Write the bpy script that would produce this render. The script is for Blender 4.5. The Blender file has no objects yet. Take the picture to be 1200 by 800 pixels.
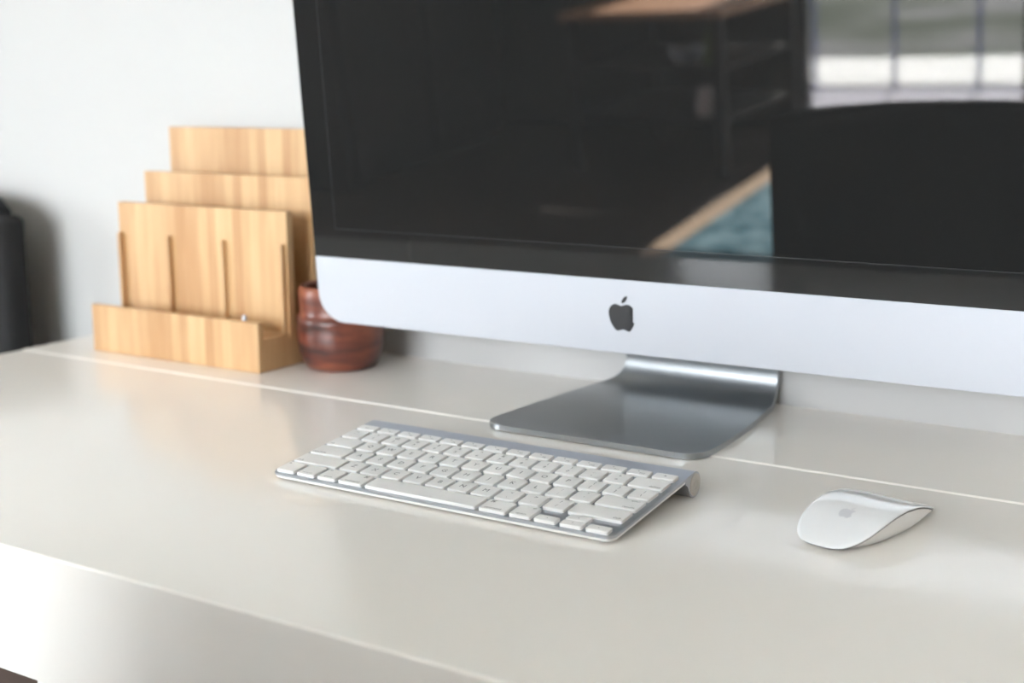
import bpy, bmesh, math, random
from mathutils import Vector, Matrix
random.seed(7)
scene = bpy.context.scene
COL = scene.collection
DZ = 0.74                                   # height of the desk surface

# ------------------------------------------------------------------ camera
cam_d = bpy.data.cameras.new('camera'); cam = bpy.data.objects.new('camera', cam_d); COL.objects.link(cam)
cam_d.sensor_width = 36.0; cam_d.lens = 1.5995 * 36 / 1.2
yaw, pitch, roll = 0.5738, -0.1893, -0.0058
fw = Vector((-math.sin(yaw) * math.cos(pitch), math.cos(yaw) * math.cos(pitch), math.sin(pitch)))
r0 = Vector((math.cos(yaw), math.sin(yaw), 0)); u0 = r0.cross(fw)
r1 = math.cos(roll) * r0 + math.sin(roll) * u0; u1 = -math.sin(roll) * r0 + math.cos(roll) * u0
m = Matrix((r1, u1, -fw)).transposed().to_4x4(); m.translation = Vector((0.66749, -0.70673, DZ + 0.28419))
cam.matrix_world = m
cam_d.clip_start = 0.02; cam_d.clip_end = 300
cam_d.dof.use_dof = True; cam_d.dof.focus_distance = 0.93; cam_d.dof.aperture_fstop = 5.0
scene.camera = cam

# ------------------------------------------------------------------ world, sun, exposure
w = bpy.data.worlds.new('sky'); scene.world = w; w.use_nodes = True
nt = w.node_tree; bg = nt.nodes['Background']
bg.inputs['Color'].default_value = (0.92, 0.935, 1.0, 1); bg.inputs['Strength'].default_value = 9.0
sun_d = bpy.data.lights.new('sun_offscreen', 'SUN'); sun_d.energy = 25; sun_d.angle = 0.01; sun_d.color = (1.0, 0.93, 0.84)
sun = bpy.data.objects.new('sun_offscreen', sun_d); COL.objects.link(sun)
sun.rotation_euler = Vector((0.07, 1.0, -1.1)).to_track_quat('-Z', 'Y').to_euler()
sun.location = (0, -12, 12)
def portal(name, loc, rot, sx, sy):               # sampling portals in the window openings (they give off no light)
    d = bpy.data.lights.new(name, 'AREA'); d.shape = 'RECTANGLE'; d.size = sx; d.size_y = sy
    d.cycles.is_portal = True
    o = bpy.data.objects.new(name, d); COL.objects.link(o); o.location = loc; o.rotation_euler = rot
vs = scene.view_settings
vs.view_transform = 'Standard'; vs.look = 'None'; vs.gamma = 1.0; vs.use_curve_mapping = False
vs.exposure = 1.20

# ------------------------------------------------------------------ helpers
def new_obj(name, bm_or_mesh, material=None, parent=None, smooth=None):
    if isinstance(bm_or_mesh, bmesh.types.BMesh):
        bmesh.ops.recalc_face_normals(bm_or_mesh, faces=bm_or_mesh.faces)
        me = bpy.data.meshes.new(name); bm_or_mesh.to_mesh(me); bm_or_mesh.free()
        if material is not None:
            for mm in (material if isinstance(material, (list, tuple)) else [material]): me.materials.append(mm)
        if smooth is not None:
            me.polygons.foreach_set('use_smooth', [True] * len(me.polygons))
            if smooth < 180: me.set_sharp_from_angle(angle=math.radians(smooth))
    else: me = bm_or_mesh
    o = bpy.data.objects.new(name, me); COL.objects.link(o)
    if parent: o.parent = parent
    return o
def empty(name, loc, rz=0):
    o = bpy.data.objects.new(name, None); COL.objects.link(o); o.location = loc; o.rotation_euler = (0, 0, rz)
    o.empty_display_size = 0.02
    return o
def tag(o, label, cat, group=None):
    o['label'] = label; o['category'] = cat
    if group: o['group'] = group
    return o
def struct(o, label=None):
    o['kind'] = 'structure'
    if label: o['label'] = label
    return o
def add_box(bm, x0, x1, y0, y1, z0, z1, bev=0.0, seg=2, mi=0):
    r = bmesh.ops.create_cube(bm, size=1.0)
    for v in r['verts']:
        v.co = Vector(((x0 + x1) / 2 + v.co.x * (x1 - x0), (y0 + y1) / 2 + v.co.y * (y1 - y0), (z0 + z1) / 2 + v.co.z * (z1 - z0)))
    fs = set(f for v in r['verts'] for f in v.link_faces)
    for f in fs: f.material_index = mi
    if bev > 0:
        es = list(set(e for v in r['verts'] for e in v.link_edges))
        bmesh.ops.bevel(bm, geom=es, offset=bev, segments=seg, profile=0.5, affect='EDGES')
def box(x0, x1, y0, y1, z0, z1, bev=0.0, seg=2):
    bm = bmesh.new(); add_box(bm, x0, x1, y0, y1, z0, z1, bev, seg); return bm
def rrect(w, d, r, n=5, cx=0, cy=0, rs=None):
    rs = rs or (r, r, r, r)                  # corner radii: +x+y, -x+y, -x-y, +x-y
    pts = []
    for k, (sx, sy) in enumerate(((1, 1), (-1, 1), (-1, -1), (1, -1))):
        rr = max(rs[k], 1e-5)
        for i in range(n + 1):
            a = math.pi / 2 * (k + i / n)
            pts.append((cx + sx * (w / 2 - rr) + rr * math.cos(a), cy + sy * (d / 2 - rr) + rr * math.sin(a)))
    return pts
def loft(bm, rings, cap0=True, cap1=True, mats=None):
    R = [[bm.verts.new(p) for p in ring] for ring in rings]
    n = len(R[0])
    for k in range(len(R) - 1):
        for i in range(n):
            f = bm.faces.new((R[k][i], R[k][(i + 1) % n], R[k + 1][(i + 1) % n], R[k + 1][i]))
            if mats: f.material_index = mats[k]
    if cap0: f = bm.faces.new(R[0][::-1]); f.material_index = mats[0] if mats else 0
    if cap1: f = bm.faces.new(R[-1]); f.material_index = mats[-1] if mats else 0
    return R
def lathe(profile, n=48):
    bm = bmesh.new()
    rings = [[(r * math.cos(2 * math.pi * i / n), r * math.sin(2 * math.pi * i / n), z) for i in range(n)] for r, z in profile]
    loft(bm, rings)
    return bm
def tube(bm, p0, p1, r0, r1=None, n=12):
    p0, p1 = Vector(p0), Vector(p1); d = (p1 - p0).normalized(); r1 = r1 or r0
    a = d.orthogonal().normalized(); b = d.cross(a)
    ring = lambda p, r: [p + (a * math.cos(2 * math.pi * i / n) + b * math.sin(2 * math.pi * i / n)) * r for i in range(n)]
    loft(bm, [ring(p0, r0), ring(p1, r1)])
def extrude_profile(pts, x0, x1):            # closed (y, z) profile swept along x
    bm = bmesh.new(); loft(bm, [[(x0, y, z) for y, z in pts], [(x1, y, z) for y, z in pts]]); return bm

# ------------------------------------------------------------------ materials
def mat(name, col, rough=0.5, metal=0.0, ior=1.5, noise=None, bump=0.0, coat=0.0, spec=None):
    m = bpy.data.materials.new(name); m.use_nodes = True; t = m.node_tree; b = t.nodes['Principled BSDF']
    b.inputs['Base Color'].default_value = (*col, 1); b.inputs['Roughness'].default_value = rough
    b.inputs['Metallic'].default_value = metal; b.inputs['IOR'].default_value = ior
    b.inputs['Coat Weight'].default_value = coat; b.inputs['Coat Roughness'].default_value = 0.05
    if spec is not None: b.inputs['Specular IOR Level'].default_value = spec
    scale, amt = noise or (40, 0.03)
    tc = t.nodes.new('ShaderNodeTexCoord'); nz = t.nodes.new('ShaderNodeTexNoise'); nz.inputs['Scale'].default_value = scale
    nz.inputs['Detail'].default_value = 4
    t.links.new(tc.outputs['Object'], nz.inputs['Vector'])
    mx = t.nodes.new('ShaderNodeMix'); mx.data_type = 'RGBA'
    mx.inputs[6].default_value = (*[c * (1 - amt) for c in col], 1); mx.inputs[7].default_value = (*[min(1, c * (1 + amt)) for c in col], 1)
    t.links.new(nz.outputs['Fac'], mx.inputs[0]); t.links.new(mx.outputs[2], b.inputs['Base Color'])
    if bump:
        bp = t.nodes.new('ShaderNodeBump'); bp.inputs['Strength'].default_value = bump; bp.inputs['Distance'].default_value = 0.001
        t.links.new(nz.outputs['Fac'], bp.inputs['Height']); t.links.new(bp.outputs['Normal'], b.inputs['Normal'])
    return m
def mat_bamboo(name, tint=1.0):
    m = bpy.data.materials.new(name); m.use_nodes = True; t = m.node_tree; b = t.nodes['Principled BSDF']; L = t.links.new
    tc = t.nodes.new('ShaderNodeTexCoord'); sp = t.nodes.new('ShaderNodeSeparateXYZ'); L(tc.outputs['Object'], sp.inputs[0])
    # laminated strips across the width: one tone per strip, with fine fibres running up
    mul = t.nodes.new('ShaderNodeMath'); mul.operation = 'MULTIPLY'; mul.inputs[1].default_value = 85; L(sp.outputs['X'], mul.inputs[0])
    fl = t.nodes.new('ShaderNodeMath'); fl.operation = 'FLOOR'; L(mul.outputs[0], fl.inputs[0])
    wn = t.nodes.new('ShaderNodeTexWhiteNoise'); wn.noise_dimensions = '1D'; L(fl.outputs[0], wn.inputs['W'])
    mp = t.nodes.new('ShaderNodeMapping'); mp.inputs['Scale'].default_value = (420, 420, 9); L(tc.outputs['Object'], mp.inputs[0])
    n1 = t.nodes.new('ShaderNodeTexNoise'); n1.inputs['Scale'].default_value = 1; n1.inputs['Detail'].default_value = 5; L(mp.outputs[0], n1.inputs['Vector'])
    mp2 = t.nodes.new('ShaderNodeMapping'); mp2.inputs['Scale'].default_value = (70, 70, 12); L(tc.outputs['Object'], mp2.inputs[0])
    n2 = t.nodes.new('ShaderNodeTexNoise'); n2.inputs['Scale'].default_value = 1; n2.inputs['Detail'].default_value = 2; L(mp2.outputs[0], n2.inputs['Vector'])
    a1 = t.nodes.new('ShaderNodeMath'); a1.operation = 'MULTIPLY_ADD'; a1.inputs[1].default_value = 0.45; L(wn.outputs['Value'], a1.inputs[0])
    a0 = t.nodes.new('ShaderNodeMath'); a0.operation = 'MULTIPLY'; a0.inputs[1].default_value = 0.35; L(n1.outputs['Fac'], a0.inputs[0])
    L(a0.outputs[0], a1.inputs[2])
    a2 = t.nodes.new('ShaderNodeMath'); a2.operation = 'MULTIPLY_ADD'; a2.inputs[1].default_value = 0.45; L(n2.outputs['Fac'], a2.inputs[0]); L(a1.outputs[0], a2.inputs[2])
    cr = t.nodes.new('ShaderNodeValToRGB'); L(a2.outputs[0], cr.inputs[0])
    cr.color_ramp.elements[0].position = 0.2; cr.color_ramp.elements[0].color = (0.39 * tint, 0.19 * tint, 0.07 * tint, 1)
    cr.color_ramp.elements[1].position = 0.95; cr.color_ramp.elements[1].color = (0.65 * tint, 0.43 * tint, 0.225 * tint, 1)
    L(cr.outputs[0], b.inputs['Base Color']); b.inputs['Roughness'].default_value = 0.42
    return m
def mat_wood(name, c0, c1, rough=0.4, sx=2, sy=18, sz=18):
    m = bpy.data.materials.new(name); m.use_nodes = True; t = m.node_tree; b = t.nodes['Principled BSDF']; L = t.links.new
    tc = t.nodes.new('ShaderNodeTexCoord'); mp = t.nodes.new('ShaderNodeMapping'); mp.inputs['Scale'].default_value = (sx, sy, sz); L(tc.outputs['Object'], mp.inputs[0])
    n = t.nodes.new('ShaderNodeTexNoise'); n.inputs['Scale'].default_value = 2; n.inputs['Detail'].default_value = 6; L(mp.outputs[0], n.inputs['Vector'])
    cr = t.nodes.new('ShaderNodeValToRGB'); L(n.outputs['Fac'], cr.inputs[0])
    cr.color_ramp.elements[0].position = 0.3; cr.color_ramp.elements[0].color = (*c0, 1)
    cr.color_ramp.elements[1].position = 0.7; cr.color_ramp.elements[1].color = (*c1, 1)
    L(cr.outputs[0], b.inputs['Base Color']); b.inputs['Roughness'].default_value = rough
    return m
def mat_glass(name):
    m = bpy.data.materials.new(name); m.use_nodes = True; t = m.node_tree; t.nodes.clear(); L = t.links.new
    o = t.nodes.new('ShaderNodeOutputMaterial'); mx = t.nodes.new('ShaderNodeMixShader'); fr = t.nodes.new('ShaderNodeFresnel'); fr.inputs[0].default_value = 1.45
    tr = t.nodes.new('ShaderNodeBsdfTransparent'); tr.inputs[0].default_value = (0.96, 0.98, 0.97, 1); gl = t.nodes.new('ShaderNodeBsdfGlossy'); gl.inputs['Roughness'].default_value = 0.0
    ge = t.nodes.new('ShaderNodeNewGeometry'); mi = t.nodes.new('ShaderNodeMix'); mi.inputs[2].default_value = 1.45; mi.inputs[3].default_value = 1 / 1.45
    L(ge.outputs['Backfacing'], mi.inputs[0]); L(mi.outputs[0], fr.inputs[0])      # same reflectance from either side of the pane
    L(fr.outputs[0], mx.inputs[0]); L(tr.outputs[0], mx.inputs[1]); L(gl.outputs[0], mx.inputs[2]); L(mx.outputs[0], o.inputs[0])
    return m
def mat_vase(name):
    m = bpy.data.materials.new(name); m.use_nodes = True; t = m.node_tree; b = t.nodes['Principled BSDF']; L = t.links.new
    tc = t.nodes.new('ShaderNodeTexCoord'); mp = t.nodes.new('ShaderNodeMapping'); mp.inputs['Scale'].default_value = (16, 16, 60); L(tc.outputs['Object'], mp.inputs[0])
    n = t.nodes.new('ShaderNodeTexNoise'); n.inputs['Scale'].default_value = 1; n.inputs['Detail'].default_value = 5; L(mp.outputs[0], n.inputs['Vector'])
    cr = t.nodes.new('ShaderNodeValToRGB'); L(n.outputs['Fac'], cr.inputs[0])
    e = cr.color_ramp.elements
    e[0].position = 0.36; e[0].color = (0.05, 0.024, 0.022, 1); e[1].position = 0.70; e[1].color = (0.30, 0.095, 0.048, 1)
    k = e.new(0.5); k.color = (0.15, 0.043, 0.028, 1)
    L(cr.outputs[0], b.inputs['Base Color']); b.inputs['Roughness'].default_value = 0.3
    return m
M = dict(
    wall=mat('white_wall_paint', (0.535, 0.53, 0.522), 0.9, noise=(90, 0.01), bump=0.03),
    tan_wall=mat('tan_wall_paint', (0.34, 0.26, 0.19), 0.9),
    dark_wall=mat('dark_brown_wall_paint', (0.05, 0.042, 0.038), 0.9),
    ceiling=mat('ceiling_paint', (0.90, 0.88, 0.85), 0.95),
    floor=mat_wood('dark_wood_floor', (0.022, 0.011, 0.006), (0.045, 0.023, 0.012), 0.5, 14, 1.2, 1),
    desk=mat('white_lacquer', (0.93, 0.89, 0.84), 0.17, ior=1.6, noise=(6, 0.01)),
    frame=mat('window_frame_paint', (0.06, 0.055, 0.055), 0.4),
    white_frame=mat('white_window_frame', (0.8, 0.8, 0.79), 0.4),
    glass=mat_glass('window_glass'),
    alu_chin=mat('light_anodised_aluminium', (0.51, 0.53, 0.578), 0.42, 0.2, noise=(400, 0.01)),
    alu=mat('anodised_aluminium', (0.47, 0.49, 0.53), 0.34, 0.9, noise=(700, 0.02)),
    alu_stand=mat('stand_aluminium', (0.42, 0.44, 0.455), 0.36, 1.0, noise=(700, 0.015)),
    screen=mat('black_display_glass', (0.0145, 0.0145, 0.0145), 0.015, ior=1.52),
    border=mat('black_border_glass', (0.0155, 0.0155, 0.0155), 0.02, ior=1.5),
    edge_line=mat('display_edge_grey', (0.030, 0.030, 0.032), 0.2),
    black=mat('black_print', (0.024, 0.024, 0.026), 0.35),
    key=mat('white_key_plastic', (0.82, 0.81, 0.795), 0.38, noise=(300, 0.01)),
    cap=mat('beige_grey_cap', (0.52, 0.48, 0.44), 0.4),
    legend=mat('grey_legend_print', (0.14, 0.14, 0.145), 0.5),
    white_plastic=mat('white_plastic', (0.84, 0.83, 0.81), 0.35),
    mouse_top=mat('glossy_white_acrylic', (0.85, 0.855, 0.87), 0.06, coat=0.6),
    mouse_logo=mat('pale_grey_print', (0.60, 0.60, 0.63), 0.3),
    bamboo=mat_bamboo('bamboo'),
    vase=mat_vase('red_brown_glaze'),
    black_fabric=mat('black_upholstery', (0.014, 0.014, 0.015), 0.95, noise=(500, 0.2), bump=0.2),
    black_metal=mat('black_metal', (0.02, 0.02, 0.02), 0.4),
    walnut=mat_wood('dark_walnut', (0.012, 0.007, 0.005), (0.03, 0.016, 0.010), 0.7),
    brown_wood=mat_wood('brown_wood', (0.03, 0.017, 0.012), (0.055, 0.032, 0.022), 0.5),
    orange_wood=mat_wood('orange_wood', (0.50, 0.22, 0.11), (0.66, 0.33, 0.17), 0.5),
    rug_tan=mat('tan_rug_border', (0.62, 0.45, 0.33), 0.95, noise=(60, 0.1)),
    green=mat('green_bottle_glass', (0.16, 0.22, 0.02), 0.2), pale=mat('pale_ceramic', (0.62, 0.6, 0.7), 0.3), pink=mat('pinkish_ceramic', (0.85, 0.66, 0.66), 0.3),
    patio=mat('lavender_grey_paving', (0.42, 0.40, 0.46), 0.8, noise=(3, 0.1)),
    white_stone=mat('white_stone', (0.85, 0.83, 0.82), 0.8),
    grass=mat('grey_green_grass', (0.085, 0.09, 0.075), 0.95, noise=(0.7, 0.5)),
    hedge=mat('hedge_leaves', (0.07, 0.09, 0.05), 0.9, noise=(9, 0.5)),
    blue_metal=mat('blue_painted_metal', (0.10, 0.12, 0.32), 0.4),
)
def rug_field_mat():
    m = mat('teal_rug_field', (0.08, 0.2, 0.24), 0.95); t = m.node_tree; L = t.links.new
    b = t.nodes['Principled BSDF']
    tc = t.nodes.new('ShaderNodeTexCoord'); n = t.nodes.new('ShaderNodeTexNoise'); n.inputs['Scale'].default_value = 16; n.inputs['Detail'].default_value = 3
    L(tc.outputs['Object'], n.inputs['Vector']); cr = t.nodes.new('ShaderNodeValToRGB'); L(n.outputs['Fac'], cr.inputs[0])
    cr.color_ramp.elements[0].position = 0.38; cr.color_ramp.elements[0].color = (0.025, 0.12, 0.17, 1)
    cr.color_ramp.elements[1].position = 0.62; cr.color_ramp.elements[1].color = (0.25, 0.40, 0.48, 1)
    L(cr.outputs[0], b.inputs['Base Color']); return m
M['rug'] = rug_field_mat()
def ramp_on(m, scale, stops):
    t = m.node_tree; nz = [n for n in t.nodes if n.type == 'TEX_NOISE'][0]; nz.inputs['Scale'].default_value = scale
    cr = t.nodes.new('ShaderNodeValToRGB'); t.links.new(nz.outputs['Fac'], cr.inputs[0]); e = cr.color_ramp.elements
    e[0].position, e[0].color = stops[0]; e[1].position, e[1].color = stops[-1]
    for p, c in stops[1:-1]: e.new(p).color = c
    t.links.new(cr.outputs[0], t.nodes['Principled BSDF'].inputs['Base Color'])
ramp_on(M['grass'], 0.9, [(0.36, (0.035, 0.045, 0.025, 1)), (0.5, (0.09, 0.095, 0.08, 1)), (0.64, (0.16, 0.155, 0.16, 1))])

# ------------------------------------------------------------------ the room
X0, X1, Y0, Y1, ZC, T = -3.2, 2.4, -4.6, 0.410, 2.5, 0.12
def wall_with_holes(axis, a0, a1, c0, c1, holes, z1=ZC):
    """wall box along x (axis 0) or y (axis 1) from a0 to a1, thickness c0..c1, rectangular holes (h0, h1, z0, z1)"""
    bm = bmesh.new()
    def b(u0, u1, z0, z1_):
        if u1 - u0 < 1e-4 or z1_ - z0 < 1e-4: return
        if axis == 0: add_box(bm, u0, u1, c0, c1, z0, z1_)
        else: add_box(bm, c0, c1, u0, u1, z0, z1_)
    u = a0
    for h0, h1, hz0, hz1 in sorted(holes):
        b(u, h0, 0, z1); b(h0, h1, 0, hz0); b(h0, h1, hz1, z1); u = h1
    b(u, a1, 0, z1)
    return bm
DOOR = (-1.375, 1.50, 0.0, 2.35); WIN2 = (-1.98, -1.42, 0.92, 1.90); WINL = (-2.85, -1.45, 0.40, 2.0)
struct(new_obj('floor', box(X0 - T, X1 + T, Y0 - T, Y1 + T, -0.08, 0.0), M['floor']))
struct(new_obj('ceiling', box(X0 - T, X1 + T, Y0 - T, Y1 + T, ZC, ZC + 0.1), M['ceiling']))
struct(new_obj('wall_back', box(X0 - T, X1 + T, Y1, Y1 + T, 0, ZC), M['wall']), 'plain white painted wall behind the desk')
struct(new_obj('wall_right', box(X1, X1 + T, Y0, Y1, 0, ZC), M['tan_wall']))
struct(new_obj('wall_left', wall_with_holes(1, Y0, Y1, X0 - T, X0, [WINL]), M['tan_wall']))
struct(new_obj('wall_front', wall_with_holes(0, X0 - T, X1 + T, Y0 - T, Y0, [DOOR, WIN2]), M['dark_wall']))
def window(name, axis, c, h, nx, material, fwid=0.05, z_rail=None):
    h0, h1, z0, z1 = h
    e = struct(empty(name, ((h0 + h1) / 2, c, z0) if axis == 0 else (c, (h0 + h1) / 2, z0)))
    half = (h1 - h0) / 2; H = z1 - z0
    def pb(u0, u1, a, b_, dep, nm, mt):
        bm = box(u0, u1, -dep, dep, a, b_) if axis == 0 else box(-dep, dep, u0, u1, a, b_)
        return new_obj(nm, bm, mt, e)
    pb(-half, half, 0, fwid, 0.03, 'bottom_rail', material); pb(-half, half, H - fwid, H, 0.03, 'top_rail', material)
    pb(-half, -half + fwid, fwid, H - fwid, 0.03, 'stile', material); pb(half - fwid, half, fwid, H - fwid, 0.03, 'stile', material)
    pw = (2 * half - fwid) / nx
    for i in range(nx):
        u = -half + fwid + pw * i
        if i: pb(u - fwid, u, fwid, H - fwid, 0.03, 'mullion', material)
        pb(u, u + pw - fwid, fwid, H - fwid, 0.003, 'pane', M['glass'])
    return e
window('door_1', 0, Y0 - T / 2, DOOR, 3, M['frame'], 0.04)
window('window_2', 0, Y0 - T / 2, WIN2, 1, M['frame'])
window('window_1', 1, X0 - T / 2, WINL, 2, M['white_frame'])
portal('glass_door_offscreen', ((DOOR[0] + DOOR[1]) / 2, Y0 - T - 0.01, 1.175), (math.radians(90), 0, 0), DOOR[1] - DOOR[0], 2.35)
portal('window_front_offscreen', ((WIN2[0] + WIN2[1]) / 2, Y0 - T - 0.01, 1.41), (math.radians(90), 0, 0), 0.56, 0.98)
portal('window_left_offscreen', (X0 - T - 0.01, (WINL[0] + WINL[1]) / 2, (WINL[2] + WINL[3]) / 2), (math.radians(90), 0, math.radians(-90)), WINL[1] - WINL[0], WINL[3] - WINL[2])
# outdoors, seen through the glass door
struct(new_obj('ground', box(-60, 60, -90, 30, -0.30, -0.085), M['grass']))
struct(new_obj('patio', box(-4.5, 4.5, -5.62, Y0 - T - 0.002, -0.2, -0.02), M['patio']))
struct(new_obj('stone_edging', box(-4.5, 4.5, -6.45, -5.60, -0.2, 0.0, 0.01), M['white_stone']))

# ------------------------------------------------------------------ desk
desk = tag(empty('desk', (0.19, 0.107, 0.0)), 'glossy white lacquered desk with a thick front edge and a raised rear strip', 'desk')
DX0, DX1, DYF = -0.566, 0.95, -0.194
def dk(o): o.parent = desk; o.matrix_parent_inverse = Matrix.Translation(-Vector(desk.location)); return o
def rnd(cx, cy, r, a0, a1, n=4):
    return [(cx + r * math.cos(math.radians(a0 + (a1 - a0) * i / n)), cy + r * math.sin(math.radians(a0 + (a1 - a0) * i / n))) for i in range(n + 1)]
prof = rnd(DYF + 0.002, DZ - 0.002, 0.002, 180, 90) + [(0.2238, DZ), (0.2238, DZ - 0.03), (DYF + 0.0195, DZ - 0.03), (DYF + 0.0195, DZ - 0.0215), (DYF, DZ - 0.0022)]
dk(new_obj('desktop', extrude_profile(prof, DX0, DX1), M['desk'], smooth=40))
prof = [(DYF, DZ - 0.0022), (DYF + 0.0198, DZ - 0.0218), (DYF + 0.0198, DZ - 0.086)] + rnd(DYF + 0.001, DZ - 0.085, 0.001, 270, 180, 2)
dk(new_obj('front_panel', extrude_profile(prof, DX0, DX1), M['desk'], smooth=40))
prof = [(0.2236, DZ - 0.0005), (0.2262, DZ + 0.0008), (Y1 - 0.0002, DZ + 0.0008), (Y1 - 0.0002, DZ - 0.03), (0.2236, DZ - 0.03)]
dk(new_obj('rear_strip', extrude_profile(prof, DX0, DX1), M['desk']))
for lx, ly in ((-0.049, DYF + 0.0195), (DX1 - 0.05, DYF + 0.0195), (DX0, Y1 - 0.06), (DX1 - 0.05, Y1 - 0.06)):
        dk(new_obj('leg', box(lx, lx + 0.05, ly, ly + 0.05, 0, DZ - 0.0295, 0.002), M['desk']))
dk(new_obj('rear_apron', box(DX0 + 0.05, DX1 - 0.05, Y1 - 0.03, Y1 - 0.012, DZ - 0.10, DZ - 0.0295), M['desk']))

# ------------------------------------------------------------------ all-in-one computer
IX, IY, IZ, IYAW, ITILT = 0.14467, 0.27181, 0.06097, 0.0223, -0.0845
comp = tag(empty('desktop_computer', (IX, IY, DZ + 0.0007), IYAW), 'large all-in-one computer with black glass screen and silver chin on metal foot', 'computer')
ct, st = math.cos(ITILT), math.sin(ITILT)
def S(a, b, d=0.0): return (a + XO, b * st + d * ct, IZ + b * ct - d * st)      # screen plane: a across, b up, d backwards
HW, CH, BH, XO = 0.3305, 0.0624, 0.455, 0.0100     # XO: centre of the display beside the emblem
def screen_poly(pts, d0, d1, name, mt, parent, smooth=None, bevel=0.0):
    bm = bmesh.new(); rings = []
    if bevel:
        cx = sum(p[0] for p in pts) / len(pts); cy = sum(p[1] for p in pts) / len(pts)
        hx = max(abs(p[0] - cx) for p in pts); hy = max(abs(p[1] - cy) for p in pts)
        rings.append([S(cx + (a - cx) * (1 - bevel / hx), cy + (b - cy) * (1 - bevel / hy), d0) for a, b in pts])
        rings.append([S(a, b, d0 + bevel) for a, b in pts])
    else: rings.append([S(a, b, d0) for a, b in pts])
    rings.append([S(a, b, d1) for a, b in pts])
    loft(bm, rings)
    return new_obj(name, bm, mt, parent, smooth)
chin = screen_poly(rrect(2 * HW, CH, 0, 10, 0, CH / 2, rs=(0.0001, 0.0001, 0.028, 0.028)), 0, 0.006, 'chin', M['alu_chin'], comp, 30, 0.0004)
# glass: black border ring and dark panel inside it
B0, BW = CH, 0.0265
glass_out = rrect(2 * HW, BH - CH, 0, 8, 0, (BH + CH) / 2, rs=(0.022, 0.022, 0.0001, 0.0001))
glass_in = rrect(2 * (HW - BW), BH - CH - 2 * BW, 0.0001, 8, 0, (BH + CH) / 2)
glass_in2 = rrect(2 * (HW - BW) - 0.0016, BH - CH - 2 * BW - 0.0016, 0.0001, 8, 0, (BH + CH) / 2)
bm = bmesh.new()
loft(bm, [[S(a, b, 0.0045) for a, b in glass_in], [S(a, b, 0) for a, b in glass_in], [S(a, b, 0) for a, b in glass_out], [S(a, b, 0.006) for a, b in glass_out]], False, False)
border = new_obj('screen_border', bm, M['border'], comp)
bm = bmesh.new()
loft(bm, [[S(a, b, 0.0045) for a, b in glass_in2], [S(a, b, 0) for a, b in glass_in2], [S(a, b, 0) for a, b in glass_in], [S(a, b, 0.0045) for a, b in glass_in]], False, False)
new_obj('display_edge', bm, M['edge_line'], border)
scr = screen_poly(glass_in2, 0, 0.0045, 'screen', M['screen'], comp)
# rear shell, bulging towards the hinge
out = rrect(2 * HW, BH, 0, 10, 0, BH / 2, rs=(0.022, 0.022, 0.028, 0.028))
rings = []
for d, s in ((0.006, 1.0), (0.0075, 0.995), (0.014, 0.90), (0.022, 0.76), (0.030, 0.58), (0.036, 0.38), (0.039, 0.18)):
    rings.append([S(a * s, BH / 2 + (b - BH / 2) * s, d) for a, b in out])
bm = bmesh.new(); loft(bm, rings); new_obj('rear_shell', bm, M['alu'], comp, 60)
# emblem on the chin
apple = [[-0.4, 40.4], [2.4, 41.5], [5.1, 41.8], [7.5, 41.1], [9.1, 39.8], [9.9, 39.1], [8.0, 37.0], [6.9, 34.4], [6.9, 31.9], [7.6, 29.5], [9.1, 27.8], [10.9, 26.6], [10.0, 24.3], [8.2, 21.3], [6.5, 19.4], [5.1, 19.2], [3.4, 19.9], [1.0, 20.6], [-1.0, 20.3], [-3.1, 19.5], [-4.9, 19.2], [-6.6, 20.1], [-8.6, 22.3], [-10.5, 25.6], [-11.9, 29.6], [-12.5, 33.4], [-12.1, 36.6], [-10.7, 39.3], [-8.6, 41.0], [-6.4, 41.8], [-3.8, 41.2], [-1.7, 40.5]]
leaf = [[-0.5, 42.7], [-0.4, 44.5], [0.8, 46.6], [2.6, 48.4], [4.8, 49.0], [4.6, 47.1], [3.5, 45.0], [1.8, 43.3]]
def smooth_poly(pts, sharp=(), n=4):
    res = []; N = len(pts)
    for i in range(N):
        p0, p1, p2, p3 = (Vector(pts[(i + k - 1) % N]) for k in range(4))
        if i in sharp: p0 = p1
        if (i + 1) % N in sharp: p3 = p2
        for k in range(n):
            t = k / n
            q = 0.5 * ((2 * p1) + (p2 - p0) * t + (2 * p0 - 5 * p1 + 4 * p2 - p3) * t * t + (3 * p1 - p0 - 3 * p2 + p3) * t ** 3)
            res.append((q.x, q.y))
    return res
def emblem(name, mapf, material, parent, thick):
    bm = bmesh.new()
    for pts, sh in ((apple, (5, 11)), (leaf, (0, 4))):
        pp = smooth_poly(pts, sh)
        bot = [bm.verts.new(mapf(a, b, 0)) for a, b in pp]; top = [bm.verts.new(mapf(a, b, thick)) for a, b in pp]
        n = len(pp)
        for i in range(n): bm.faces.new((bot[i], bot[(i + 1) % n], top[(i + 1) % n], top[i]))
        f = bm.faces.new(top)
    bmesh.ops.triangulate(bm, faces=[f for f in bm.faces if len(f.verts) > 4])
    return new_obj(name, bm, material, parent)
o = emblem('emblem', lambda a, b, t: S(a / 1000 - XO, b / 1000, 0.0002 - t), M['black'], chin, 0.00045); o['label'] = 'black bitten apple emblem'
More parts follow.
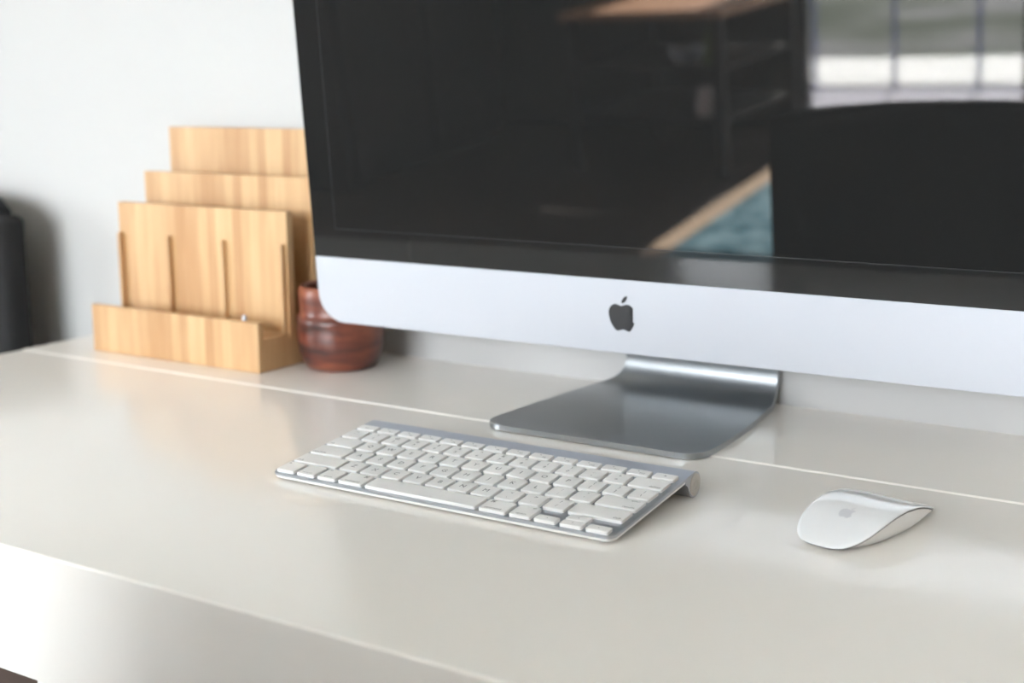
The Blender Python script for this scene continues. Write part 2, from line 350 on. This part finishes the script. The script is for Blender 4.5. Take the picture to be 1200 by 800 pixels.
# stand: foot plate that bends up into the neck behind the display
def foot_edges(y, z):                        # left and right edge (world x) of the plate as it runs back
    t = max(0, min(1, (y - 0.240) / 0.155))
    l = 0.0475 + 0.0115 * t ** 1.3; r = 0.2465 - 0.0165 * t ** 1.5
    k = 1 - math.exp(-max(0, z - 0.0052) / 0.0065)
    return l + 0.021 * k, r - 0.001 * k
path = [(0.2035 + 0.001 * 0, 0.0046)]
for i in range(1, 12): path.append((0.2035 + 0.1740 * i / 11, 0.0046 + 0.0004 * i / 11))
rb = 0.022; cy0, cz0 = 0.3780, 0.005 + rb
for i in range(1, 17):
    a = math.radians(98 * i / 16); path.append((cy0 + rb * math.sin(a), cz0 - rb * math.cos(a)))
ly, lz = path[-1]
for i in range(1, 7): path.append((ly - 0.070 * i / 6, lz + 0.20 * i / 6))
bm = bmesh.new(); rows = []; TH = 0.0046
def wl(x, y, z):                             # world -> computer-local
    dx, dy = x - IX, y - IY; c, s = math.cos(IYAW), math.sin(IYAW)
    return (c * dx + s * dy, -s * dx + c * dy, z)
NU = 24
def inset_round(y):                          # rounded front corners in plan
    r = 0.020; q = y - 0.2035
    return 0.0 if q >= r else r - math.sqrt(max(0, r * r - (r - q) ** 2))
fine = []
for k in range(9): fine.append((0.2035 + 0.020 * (1 - math.cos(math.pi / 2 * k / 8)), 0.0046))
path = fine + [p for p in path if p[0] > 0.2240 or p[1] > 0.01]
top, bot = [], []
for k, (y, z) in enumerate(path):
    p0 = path[max(0, k - 1)]; p1 = path[min(len(path) - 1, k + 1)]
    t = Vector((p1[0] - p0[0], p1[1] - p0[1])).normalized(); nrm = Vector((t.y, -t.x))      # to the underside
    l, r = foot_edges(y, z); ins = inset_round(y)
    l += ins; r -= ins
    tr, br = [], []
    for i in range(NU + 1):
        f = i / NU; x = l + (r - l) * f
        tr.append(wl(x, y, z)); br.append(wl(x, y + nrm.x * TH, max(0.0, z + nrm.y * TH)))
    top.append([bm.verts.new(p) for p in tr]); bot.append([bm.verts.new(p) for p in br])
n = len(path)
for k in range(n - 1):
    for i in range(NU):
        bm.faces.new((top[k][i], top[k][i + 1], top[k + 1][i + 1], top[k + 1][i]))
        bm.faces.new((bot[k][i + 1], bot[k][i], bot[k + 1][i], bot[k + 1][i + 1]))
    bm.faces.new((top[k][0], top[k + 1][0], bot[k + 1][0], bot[k][0])); bm.faces.new((top[k + 1][NU], top[k][NU], bot[k][NU], bot[k + 1][NU]))
for i in range(NU):
    bm.faces.new((top[0][i + 1], top[0][i], bot[0][i], bot[0][i + 1])); bm.faces.new((top[-1][i], top[-1][i + 1], bot[-1][i + 1], bot[-1][i]))
es = [e for e in bm.edges if e.is_manifold and e.calc_face_angle(0) > 1.2 and max(v.co.z for v in e.verts) > 0.002]
bmesh.ops.bevel(bm, geom=es, offset=0.0011, segments=2, profile=0.5, affect='EDGES')
stand = new_obj('stand', bm, M['alu_stand'], comp, 40)

# ------------------------------------------------------------------ keyboard
KW, KD, KT = 0.2813, 0.118, math.radians(6.0)
kb = tag(empty('keyboard', (0, 0, DZ), 0.0061), 'slim silver wireless keyboard with white keys in front of the computer foot', 'keyboard')
def Kp(u, v, h):
    return (u, v * math.cos(KT) - h * math.sin(KT), 0.0055 + v * math.sin(KT) + h * math.cos(KT))
bm = bmesh.new()
VF = 0.0019
outl = rrect(KW, KD - VF, 0, 6, KW / 2, (KD + VF) / 2, rs=(0.0005, 0.0005, 0.007, 0.007))
def ins(d): return [(KW / 2 + (a - KW / 2) * (1 - 2 * d / KW), KD / 2 + (b - KD / 2) * (1 - 2 * d / KD)) for a, b in outl]
loft(bm, [[Kp(a, b, 0.0) for a, b in ins(0.0005)], [Kp(a, b, -0.0005) for a, b in outl], [Kp(a, b, -0.0020) for a, b in outl]])
plate = new_obj('top_plate', bm, M['alu'], kb, 30)
bm = bmesh.new()
loft(bm, [[Kp(a, b, -0.0020) for a, b in ins(0.0002)], [Kp(a, b, -0.0038) for a, b in ins(0.0004)], [Kp(a, b, -0.0044) for a, b in ins(0.0014)]])
new_obj('underside', bm, M['white_plastic'], kb, 30)
# rear tube blended into the plate
tc_y, tc_z, tr_ = 0.1218, 0.0091, 0.0091
pt = [(Kp(0, 0.112, 0)[1], Kp(0, 0.112, 0)[2])]
for i in range(0, 25):
    a = math.radians(96 - 235 * i / 24); pt.append((tc_y + tr_ * math.cos(a), tc_z + tr_ * math.sin(a)))
q = Kp(0, 0.108, -0.0046); pt += [(q[1] + 0.0025, q[2] - 0.0018), (q[1] - 0.001, q[2]), (Kp(0, 0.108, -0.001)[1], Kp(0, 0.108, -0.001)[2])]
new_obj('battery_tube', extrude_profile(pt, 0.0, KW), M['alu'], kb, 35)
def disc(x, dirx, parent, name, r, th, mt):
    b_ = bmesh.new(); rings = []
    for rr, dx in ((r, 0), (r, th * 0.7), (r * 0.94, th), (r * 0.40, th), (r * 0.37, th * 0.5), (r * 0.30, th * 0.5), (r * 0.27, th)):
        rings.append([(x + dirx * dx, tc_y + rr * math.cos(2 * math.pi * i / 32), tc_z + rr * math.sin(2 * math.pi * i / 32)) for i in range(32)])
    loft(b_, rings); return new_obj(name, b_, mt, parent, 30)
disc(KW, 1, kb, 'end_cap', 0.0079, 0.0007, M['cap']); disc(0, -1, kb, 'end_cap', 0.0079, 0.0007, M['cap'])
for fx in (0.02, KW - 0.02):
    new_obj('rubber_foot', box(fx - 0.004, fx + 0.004, 0.018, 0.026, -0.0003, 0.0036), M['white_plastic'], kb)
# keys
U = 0.01905; UD = 0.01865; KX = 0.0038 - 0.0014; V0 = 0.0040; GAPW = 0.0029
key_cache = {}
def key_mesh(wd, dp):
    k = (round(wd, 5), round(dp, 5))
    if k not in key_cache:
        b_ = bmesh.new()
        R = lambda w_, d_, r, h: [Vector((a, b, h)) for a, b in rrect(w_, d_, r, 4)]
        loft(b_, [R(wd, dp, 0.0014, -0.0003), R(wd, dp, 0.0014, 0.0018), R(wd - 0.0003, dp - 0.0003, 0.0013, 0.0021), R(wd - 0.0012, dp - 0.0012, 0.0012, 0.0023)])
        bmesh.ops.recalc_face_normals(b_, faces=b_.faces)
        me = bpy.data.meshes.new('key'); b_.to_mesh(me); b_.free()
        me.materials.append(M['key'])
        me.polygons.foreach_set('use_smooth', [True] * len(me.polygons)); me.set_sharp_from_angle(angle=math.radians(16))
        key_cache[k] = me
    return key_cache[k]
text_cache = {}
def text_mesh(s, size):
    k = (s, size)
    if k not in text_cache:
        c = bpy.data.curves.new('legend', 'FONT'); c.body = s; c.size = size; c.align_x = 'CENTER'; c.align_y = 'CENTER'; c.resolution_u = 2
        o = bpy.data.objects.new('legend_text', c); COL.objects.link(o)
        dg = bpy.context.evaluated_depsgraph_get(); me = bpy.data.meshes.new_from_object(o.evaluated_get(dg))
        bpy.data.objects.remove(o); bpy.data.curves.remove(c)
        me.materials.clear(); me.materials.append(M['legend']); me.name = 'legend'
        text_cache[k] = me
    return text_cache[k]
def add_key(u0, u1, v0, v1, legends):
    """cell bounds in metres; legends: list of (text, fx, fy, size) with fx, fy as offsets from the key centre in metres"""
    wd = u1 - u0 - GAPW; dp = v1 - v0 - GAPW + 0.0003
    o = bpy.data.objects.new('key', key_mesh(wd, dp)); COL.objects.link(o); o.parent = kb
    o.location = Kp((u0 + u1) / 2, (v0 + v1) / 2, 0); o.rotation_euler = (KT, 0, 0)
    for s, dx, dy, size in legends:
        t = bpy.data.objects.new('legend', text_mesh(s, size)); COL.objects.link(t); t.parent = o; t.location = (dx, dy, 0.00236)
    return o
def vrow(k): return V0 - GAPW / 2 + k * UD
def mid(ch): return [(ch, 0, 0, 0.0062)]
def two(lo, hi): return [(lo, 0, -0.0030, 0.0046), (hi, 0, 0.0032, 0.0046)]
def low(s, dx, wu, size=0.0030): return [(s, dx, -0.0052, size)]
hw = lambda wu: (wu * U - GAPW) / 2
rows = [
    [(1, [('fn', -0.0048, 0.0045, 0.0032)]), (1, [('control', 0, -0.0052, 0.0029)]), (1, [('option', 0, -0.0052, 0.0029), ('alt', -0.0045, 0.0050, 0.0026)]),
     (1.25, [('command', 0.0005, -0.0052, 0.0032), ('\u2318', 0.0060, 0.0045, 0.0046)]), (5, []),
     (1.25, [('command', -0.0005, -0.0052, 0.0032), ('\u2318', -0.0060, 0.0045, 0.0046)]), (1, [('option', 0, -0.0052, 0.0029), ('alt', 0.0045, 0.0050, 0.0026)])],
    [(2.25, [('shift', -0.0150, -0.0052, 0.0034)])] + [(1, mid(c)) for c in 'ZXCVBNM'] + [(1, two(',', '<')), (1, two('.', '>')), (1, two('/', '?')), (2.25, [('shift', 0.0150, -0.0052, 0.0034)])],
    [(1.75, [('caps lock', -0.0080, -0.0052, 0.0034)])] + [(1, mid(c)) for c in 'ASDFGHJKL'] + [(1, two(';', ':')), (1, two("'", '"')), (1.75, [('return', 0.0088, -0.0052, 0.0034), ('enter', 0.0092, 0.0050, 0.0030)])],
    [(1.5, [('tab', -0.0085, -0.0052, 0.0034)])] + [(1, mid(c)) for c in 'QWERTYUIOP'] + [(1, two('[', '{')), (1, two(']', '}')), (1, two('\\', '|'))],
    [(1, two(a, b)) for a, b in zip('`1234567890-=', '~!@#$%^&*()_+')] + [(1.5, [('delete', 0.0068, -0.0052, 0.0034)])],
]
for r, row in enumerate(rows):
    u = KX
    for wu, lg in row:
        add_key(u, u + wu * U, vrow(r), vrow(r + 1), lg); u += wu * U
    if r == 0:
        hv = vrow(0) + UD / 2
        add_key(u, u + U, vrow(0) - 0.0002, hv + 0.0008, [('\u25C2', 0, 0, 0.0032)])
        add_key(u + U, u + 2 * U, vrow(0) - 0.0002, hv + 0.0008, [('\u25BE', 0, 0, 0.0032)])
        add_key(u + U, u + 2 * U, hv - 0.0016, vrow(1), [('\u25B4', 0, 0, 0.0032)])
        add_key(u + 2 * U, u + 3 * U, vrow(0) - 0.0002, hv + 0.0008, [('\u25B8', 0, 0, 0.0032)])
fk = ['esc'] + ['F%d' % i for i in range(1, 13)] + ['\u23CF']; fwid = 14.5 * U / 14
for i, s in enumerate(fk):
    add_key(KX + i * fwid, KX + (i + 1) * fwid, vrow(5), vrow(5) + 0.0118, [(s, 0.003 if 0 < i < 13 else 0, -0.0018 if i < 13 else 0, 0.0028)] + ([('\u2022', -0.001, 0.0012, 0.0040)] if 0 < i < 13 else []))

# ------------------------------------------------------------------ mouse
mo = tag(empty('computer_mouse', (0.4035, 0.1195, DZ), math.radians(-12)), 'low arched white wireless mouse lying on the desk beside the keyboard', 'mouse')
ML, MW, NM = 0.1135 / 2, 0.0571 / 2, 64
def m_out(a, s=1.0):
    e = 2 / 3.0; c, si = math.cos(a), math.sin(a)
    return (s * MW * math.copysign(abs(c) ** e, c), s * ML * math.copysign(abs(si) ** e, si))
def arch(y): t = y / ML; return 0.0044 + 0.0156 * (1 - t * t) ** 1.2 if abs(t) < 1 else 0.0044
angs = [2 * math.pi * i / NM for i in range(NM)]
def m_ring(s, dz): return [(*m_out(a, s), arch(m_out(a, s)[1]) - dz) for a in angs]
bm = bmesh.new()
R = loft(bm, [m_ring(0.965, 0.0021), m_ring(0.99, 0.0018), m_ring(1.0, 0.0013), m_ring(0.992, 0.0009)] + [m_ring(s, 0.0008 * s ** 6) for s in (0.95, 0.85, 0.7, 0.55, 0.4, 0.25, 0.1)], cap0=False)
shell = new_obj('top_shell', bm, M['mouse_top'], mo, 60)
bm = bmesh.new()
def b_ring(s, f): return [(*m_out(a, s), (arch(m_out(a)[1]) - 0.0020) * (1 - f) + 0.0010 * f) for a in angs]
loft(bm, [b_ring(0.972, 0.0), b_ring(0.935, 0.15), b_ring(0.87, 0.5), b_ring(0.80, 0.82), b_ring(0.73, 1.0)], cap0=False)
new_obj('underbody', bm, M['white_plastic'], mo, 60)
bm = bmesh.new(); loft(bm, [m_ring(0.978, 0.0028), m_ring(0.978, 0.0017), m_ring(0.955, 0.0017), m_ring(0.955, 0.0028)], False, False)
new_obj('dark_seam', bm, M['black'], mo)
for sx in (-1, 1):
    new_obj('glide_strip', box(sx * 0.011 - 0.002, sx * 0.011 + 0.002, -0.028, 0.028, -0.0003, 0.0015), M['black'], mo)
o = emblem('emblem', lambda a, b, t: (a / 1000 * 0.42, -0.024 + (b - 33) / 1000 * 0.42, arch(-0.024 + (b - 33) / 1000 * 0.42) + 0.00005 + t * 0.2), M['mouse_logo'], shell, 0.0003); o['label'] = 'pale grey apple emblem'

# ------------------------------------------------------------------ bamboo file holder
ho = tag(empty('desk_organizer', (-0.375, 0.262, DZ + 0.0008), math.radians(0.6)), 'stepped bamboo file organizer with three upright panels and a low front lip', 'organizer')
H0, H1 = -0.119, 0.119
new_obj('front_lip', box(H0, H1, 0.0, 0.008, 0, 0.0505, 0.0012), M['bamboo'], ho)
new_obj('base_tray', box(H0, H1, 0.0078, 0.140, 0, 0.034, 0.001), M['bamboo'], ho)
for y, h in ((0.046, 0.156), (0.086, 0.187), (0.126, 0.234)):
    new_obj('panel', extrude_profile([(y, 0.030), (y + 0.009, 0.030), (y + 0.009, h), (y, h)], H0 - 0.001, H1 + 0.001), M['bamboo'], ho)
    o = COL.objects[-1]
for x in (H0 + 0.003, H0 + 0.076, H0 + 0.154, H1 - 0.004):
    new_obj('divider', box(x - 0.0024, x + 0.0024, 0.040, 0.047, 0.030, 0.1235, 0.0015), M['bamboo'], ho)
cl = new_obj('cable_peg', lathe([(0.0026, 0.033), (0.0026, 0.052), (0.0018, 0.0535), (0.0005, 0.054)], 12), M['alu'], ho, 40); cl.location = (0.085, 0.018, 0)

# ------------------------------------------------------------------ vase
pf = [(0.030, 0.0), (0.0345, 0.0012), (0.0385, 0.007), (0.0415, 0.016), (0.0432, 0.027), (0.0436, 0.037), (0.0430, 0.0425), (0.0437, 0.0455), (0.0441, 0.0485), (0.0436, 0.0515), (0.0415, 0.0540), (0.0403, 0.057), (0.0406, 0.063), (0.0415, 0.070), (0.0416, 0.076), (0.0404, 0.0815), (0.0390, 0.0838), (0.0372, 0.0835), (0.0362, 0.081)]
bm = lathe(pf, 64)
va = tag(empty('vase', (-0.2125, 0.337, DZ + 0.0008)), 'small waisted red-brown glazed ceramic pot beside the bamboo organizer', 'vase')
bm.faces.ensure_lookup_table()
capf = [f for f in bm.faces if len(f.verts) > 10 and f.calc_center_median().z > 0.04]
bmesh.ops.delete(bm, geom=capf, context='FACES_ONLY')
new_obj('body', bm, M['vase'], va, 60)
new_obj('inner_wall', lathe([(0.0362, 0.0812), (0.0370, 0.074), (0.0345, 0.062), (0.0340, 0.055), (0.036, 0.045), (0.033, 0.012)], 48), M['vase'], va, 60)
# the lathe above closes its upper end; open it so that one looks into the pot
b_ = bmesh.new(); b_.from_mesh(bpy.data.objects['inner_wall'].data)
bmesh.ops.delete(b_, geom=[f for f in b_.faces if len(f.verts) > 10 and f.calc_center_median().z > 0.04], context='FACES_ONLY')
b_.to_mesh(bpy.data.objects['inner_wall'].data); b_.free()

# ------------------------------------------------------------------ chairs
def chair(name, loc, rz, top, wd, label, shoulder=None):
    """local frame: the sitter faces +y; backrest at y = 0"""
    e = tag(empty(name, loc, rz), label, 'chair')
    h = wd / 2
    bm = bmesh.new(); rings = []
    for k in range(13):                       # gently curved padded backrest
        f = k / 12; x = -h + wd * f; c = 0.02 * (1 - (2 * f - 1) ** 2); ed = 1 - 0.5 * max(0, abs(2 * f - 1) - 0.9) / 0.1
        zt = top - 0.012 * (2 * f - 1) ** 2 - (0.006 if k in (0, 12) else 0)
        rings.append([(x, y + (-c), z) for y, z in rrect(0.055 * ed, zt - 0.52, 0.02 * ed, 4, 0, (zt + 0.52) / 2)])
    loft(bm, rings); new_obj('backrest', bm, M['black_fabric'], e, 50)
    if shoulder:
        new_obj('back_frame', box(-h - 0.022, -h + 0.05, -0.020, 0.018, 0.44, shoulder, 0.012, 4), M['black_fabric'], e, 40)
        new_obj('back_frame', box(h - 0.05, h + 0.022, -0.020, 0.018, 0.44, shoulder, 0.012, 4), M['black_fabric'], e, 40)
    else:
        for s in (-1, 1): new_obj('back_post', box(s * h * 0.8 - 0.012, s * h * 0.8 + 0.012, -0.035, -0.012, 0.42, 0.62, 0.004), M['black_metal'], e)
    new_obj('seat', box(-h + 0.02, h - 0.02, -0.02, 0.43, 0.425, 0.485, 0.022, 4), M['black_fabric'], e, 50)
    for sx in (-1, 1):
        for ly, oy in ((0.0, -0.02), (0.40, 0.0)):
            bm = bmesh.new(); tube(bm, (sx * (h - 0.03), ly + oy, 0.0), (sx * (h - 0.04), ly, 0.43), 0.012, 0.016); new_obj('leg', bm, M['black_metal'], e, 40)
    return e
chair('desk_chair', (0.235, -0.535, 0), 0, 0.856, 0.50, 'black padded chair drawn up to the front of the desk, mirrored in the screen')
chair('side_chair', (-0.932, 0.335, 0), math.pi, DZ + 0.158, 0.40, 'black padded chair backed against the wall past the end of the desk', shoulder=DZ + 0.129)
bx = tag(empty('storage_chest', (-0.34, 0.19, 0)), 'dark brown wooden chest standing on the floor beneath the desk', 'chest')
new_obj('body', box(-0.17, 0.17, -0.15, 0.15, 0.0, 0.50, 0.004), M['brown_wood'], bx)
new_obj('lid', box(-0.175, 0.175, -0.155, 0.155, 0.50, 0.525, 0.004), M['brown_wood'], bx)

# ------------------------------------------------------------------ things behind the camera, mirrored in the screen
ru = tag(empty('rug', (0.0, -3.45, 0.0)), 'teal rug with a tan border lying in sunlight before the glass door', 'rug')
new_obj('border', box(-1.19, 1.19, -0.75, 1.00, -0.001, 0.008), M['rug_tan'], ru)
new_obj('field', box(-1.11, 1.11, -0.68, 0.975, 0.004, 0.0095), M['rug'], ru)
tb = tag(empty('console_table', (-1.62, -3.93, 0), math.radians(6)), 'dark console table with a sunlit orange wood top beside the glass door', 'table')
new_obj('tabletop', box(-0.36, 0.36, -0.34, 0.34, 0.60, 0.63, 0.003), M['orange_wood'], tb)
new_obj('shelf', box(-0.34, 0.34, -0.32, 0.32, 0.20, 0.22), M['walnut'], tb)
new_obj('shelf', box(-0.34, 0.34, -0.32, 0.32, 0.40, 0.415), M['walnut'], tb)
for sx in (-1, 1):
    for sy in (-1, 1): new_obj('leg', box(sx * 0.33 - 0.02, sx * 0.33 + 0.02, sy * 0.31 - 0.02, sy * 0.31 + 0.02, 0, 0.601), M['walnut'], tb)
def small(name, prof, loc, mt, label, cat):
    o = new_obj(name, lathe(prof, 24), mt, None, 40); o.location = loc; return tag(o, label, cat)
small('bottle', [(0.022, 0), (0.026, 0.004), (0.026, 0.09), (0.012, 0.12), (0.010, 0.15), (0.012, 0.155), (0.009, 0.156)], (-1.385, -3.66, 0.4153), M['green'], 'yellow-green bottle on the console table shelf', 'bottle')
small('bowl', [(0.03, 0), (0.035, 0.003), (0.06, 0.03), (0.07, 0.06), (0.067, 0.06), (0.055, 0.03), (0.02, 0.01)], (-1.50, -3.70, 0.4153), M['pale'], 'pale lavender bowl on the console table shelf', 'bowl')
small('jug', [(0.03, 0), (0.04, 0.004), (0.045, 0.04), (0.035, 0.08), (0.03, 0.10), (0.034, 0.11), (0.03, 0.11), (0.02, 0.08)], (-1.41, -3.66, 0.2203), M['pink'], 'pinkish white jug on the lower console shelf', 'jug')
cb = tag(empty('cabinet', (-2.965, -3.5, 0)), 'dark walnut cabinet with two doors along the side wall', 'cabinet')
new_obj('body', box(-0.235, 0.2, -0.9, 0.35, 0, 1.9, 0.004), M['walnut'], cb)
for s in (-1, 1):
    d = new_obj('door', box(0.198, 0.22, -0.275 + min(0.01 * s, 0.61 * s), -0.275 + max(0.01 * s, 0.61 * s), 0.06, 1.86, 0.003), M['walnut'], cb)
    new_obj('handle', box(0.219, 0.24, -0.275 + 0.05 * s - 0.008, -0.275 + 0.05 * s + 0.008, 0.9, 1.1, 0.003), M['black_metal'], d)
# patio railing
ra = tag(empty('railing', (-0.6, -5.55, -0.02)), 'thin blue-grey metal railing standing on the paved patio', 'railing')
for i in range(8):
    bm = bmesh.new(); tube(bm, (-1.4 + i * 0.4, 0, 0), (-1.4 + i * 0.4, 0, 0.95), 0.010); new_obj('post', bm, M['blue_metal'], ra, 40)
bm = bmesh.new(); tube(bm, (-1.42, 0, 0.95), (1.42, 0, 0.95), 0.014); new_obj('rail', bm, M['blue_metal'], ra, 40)
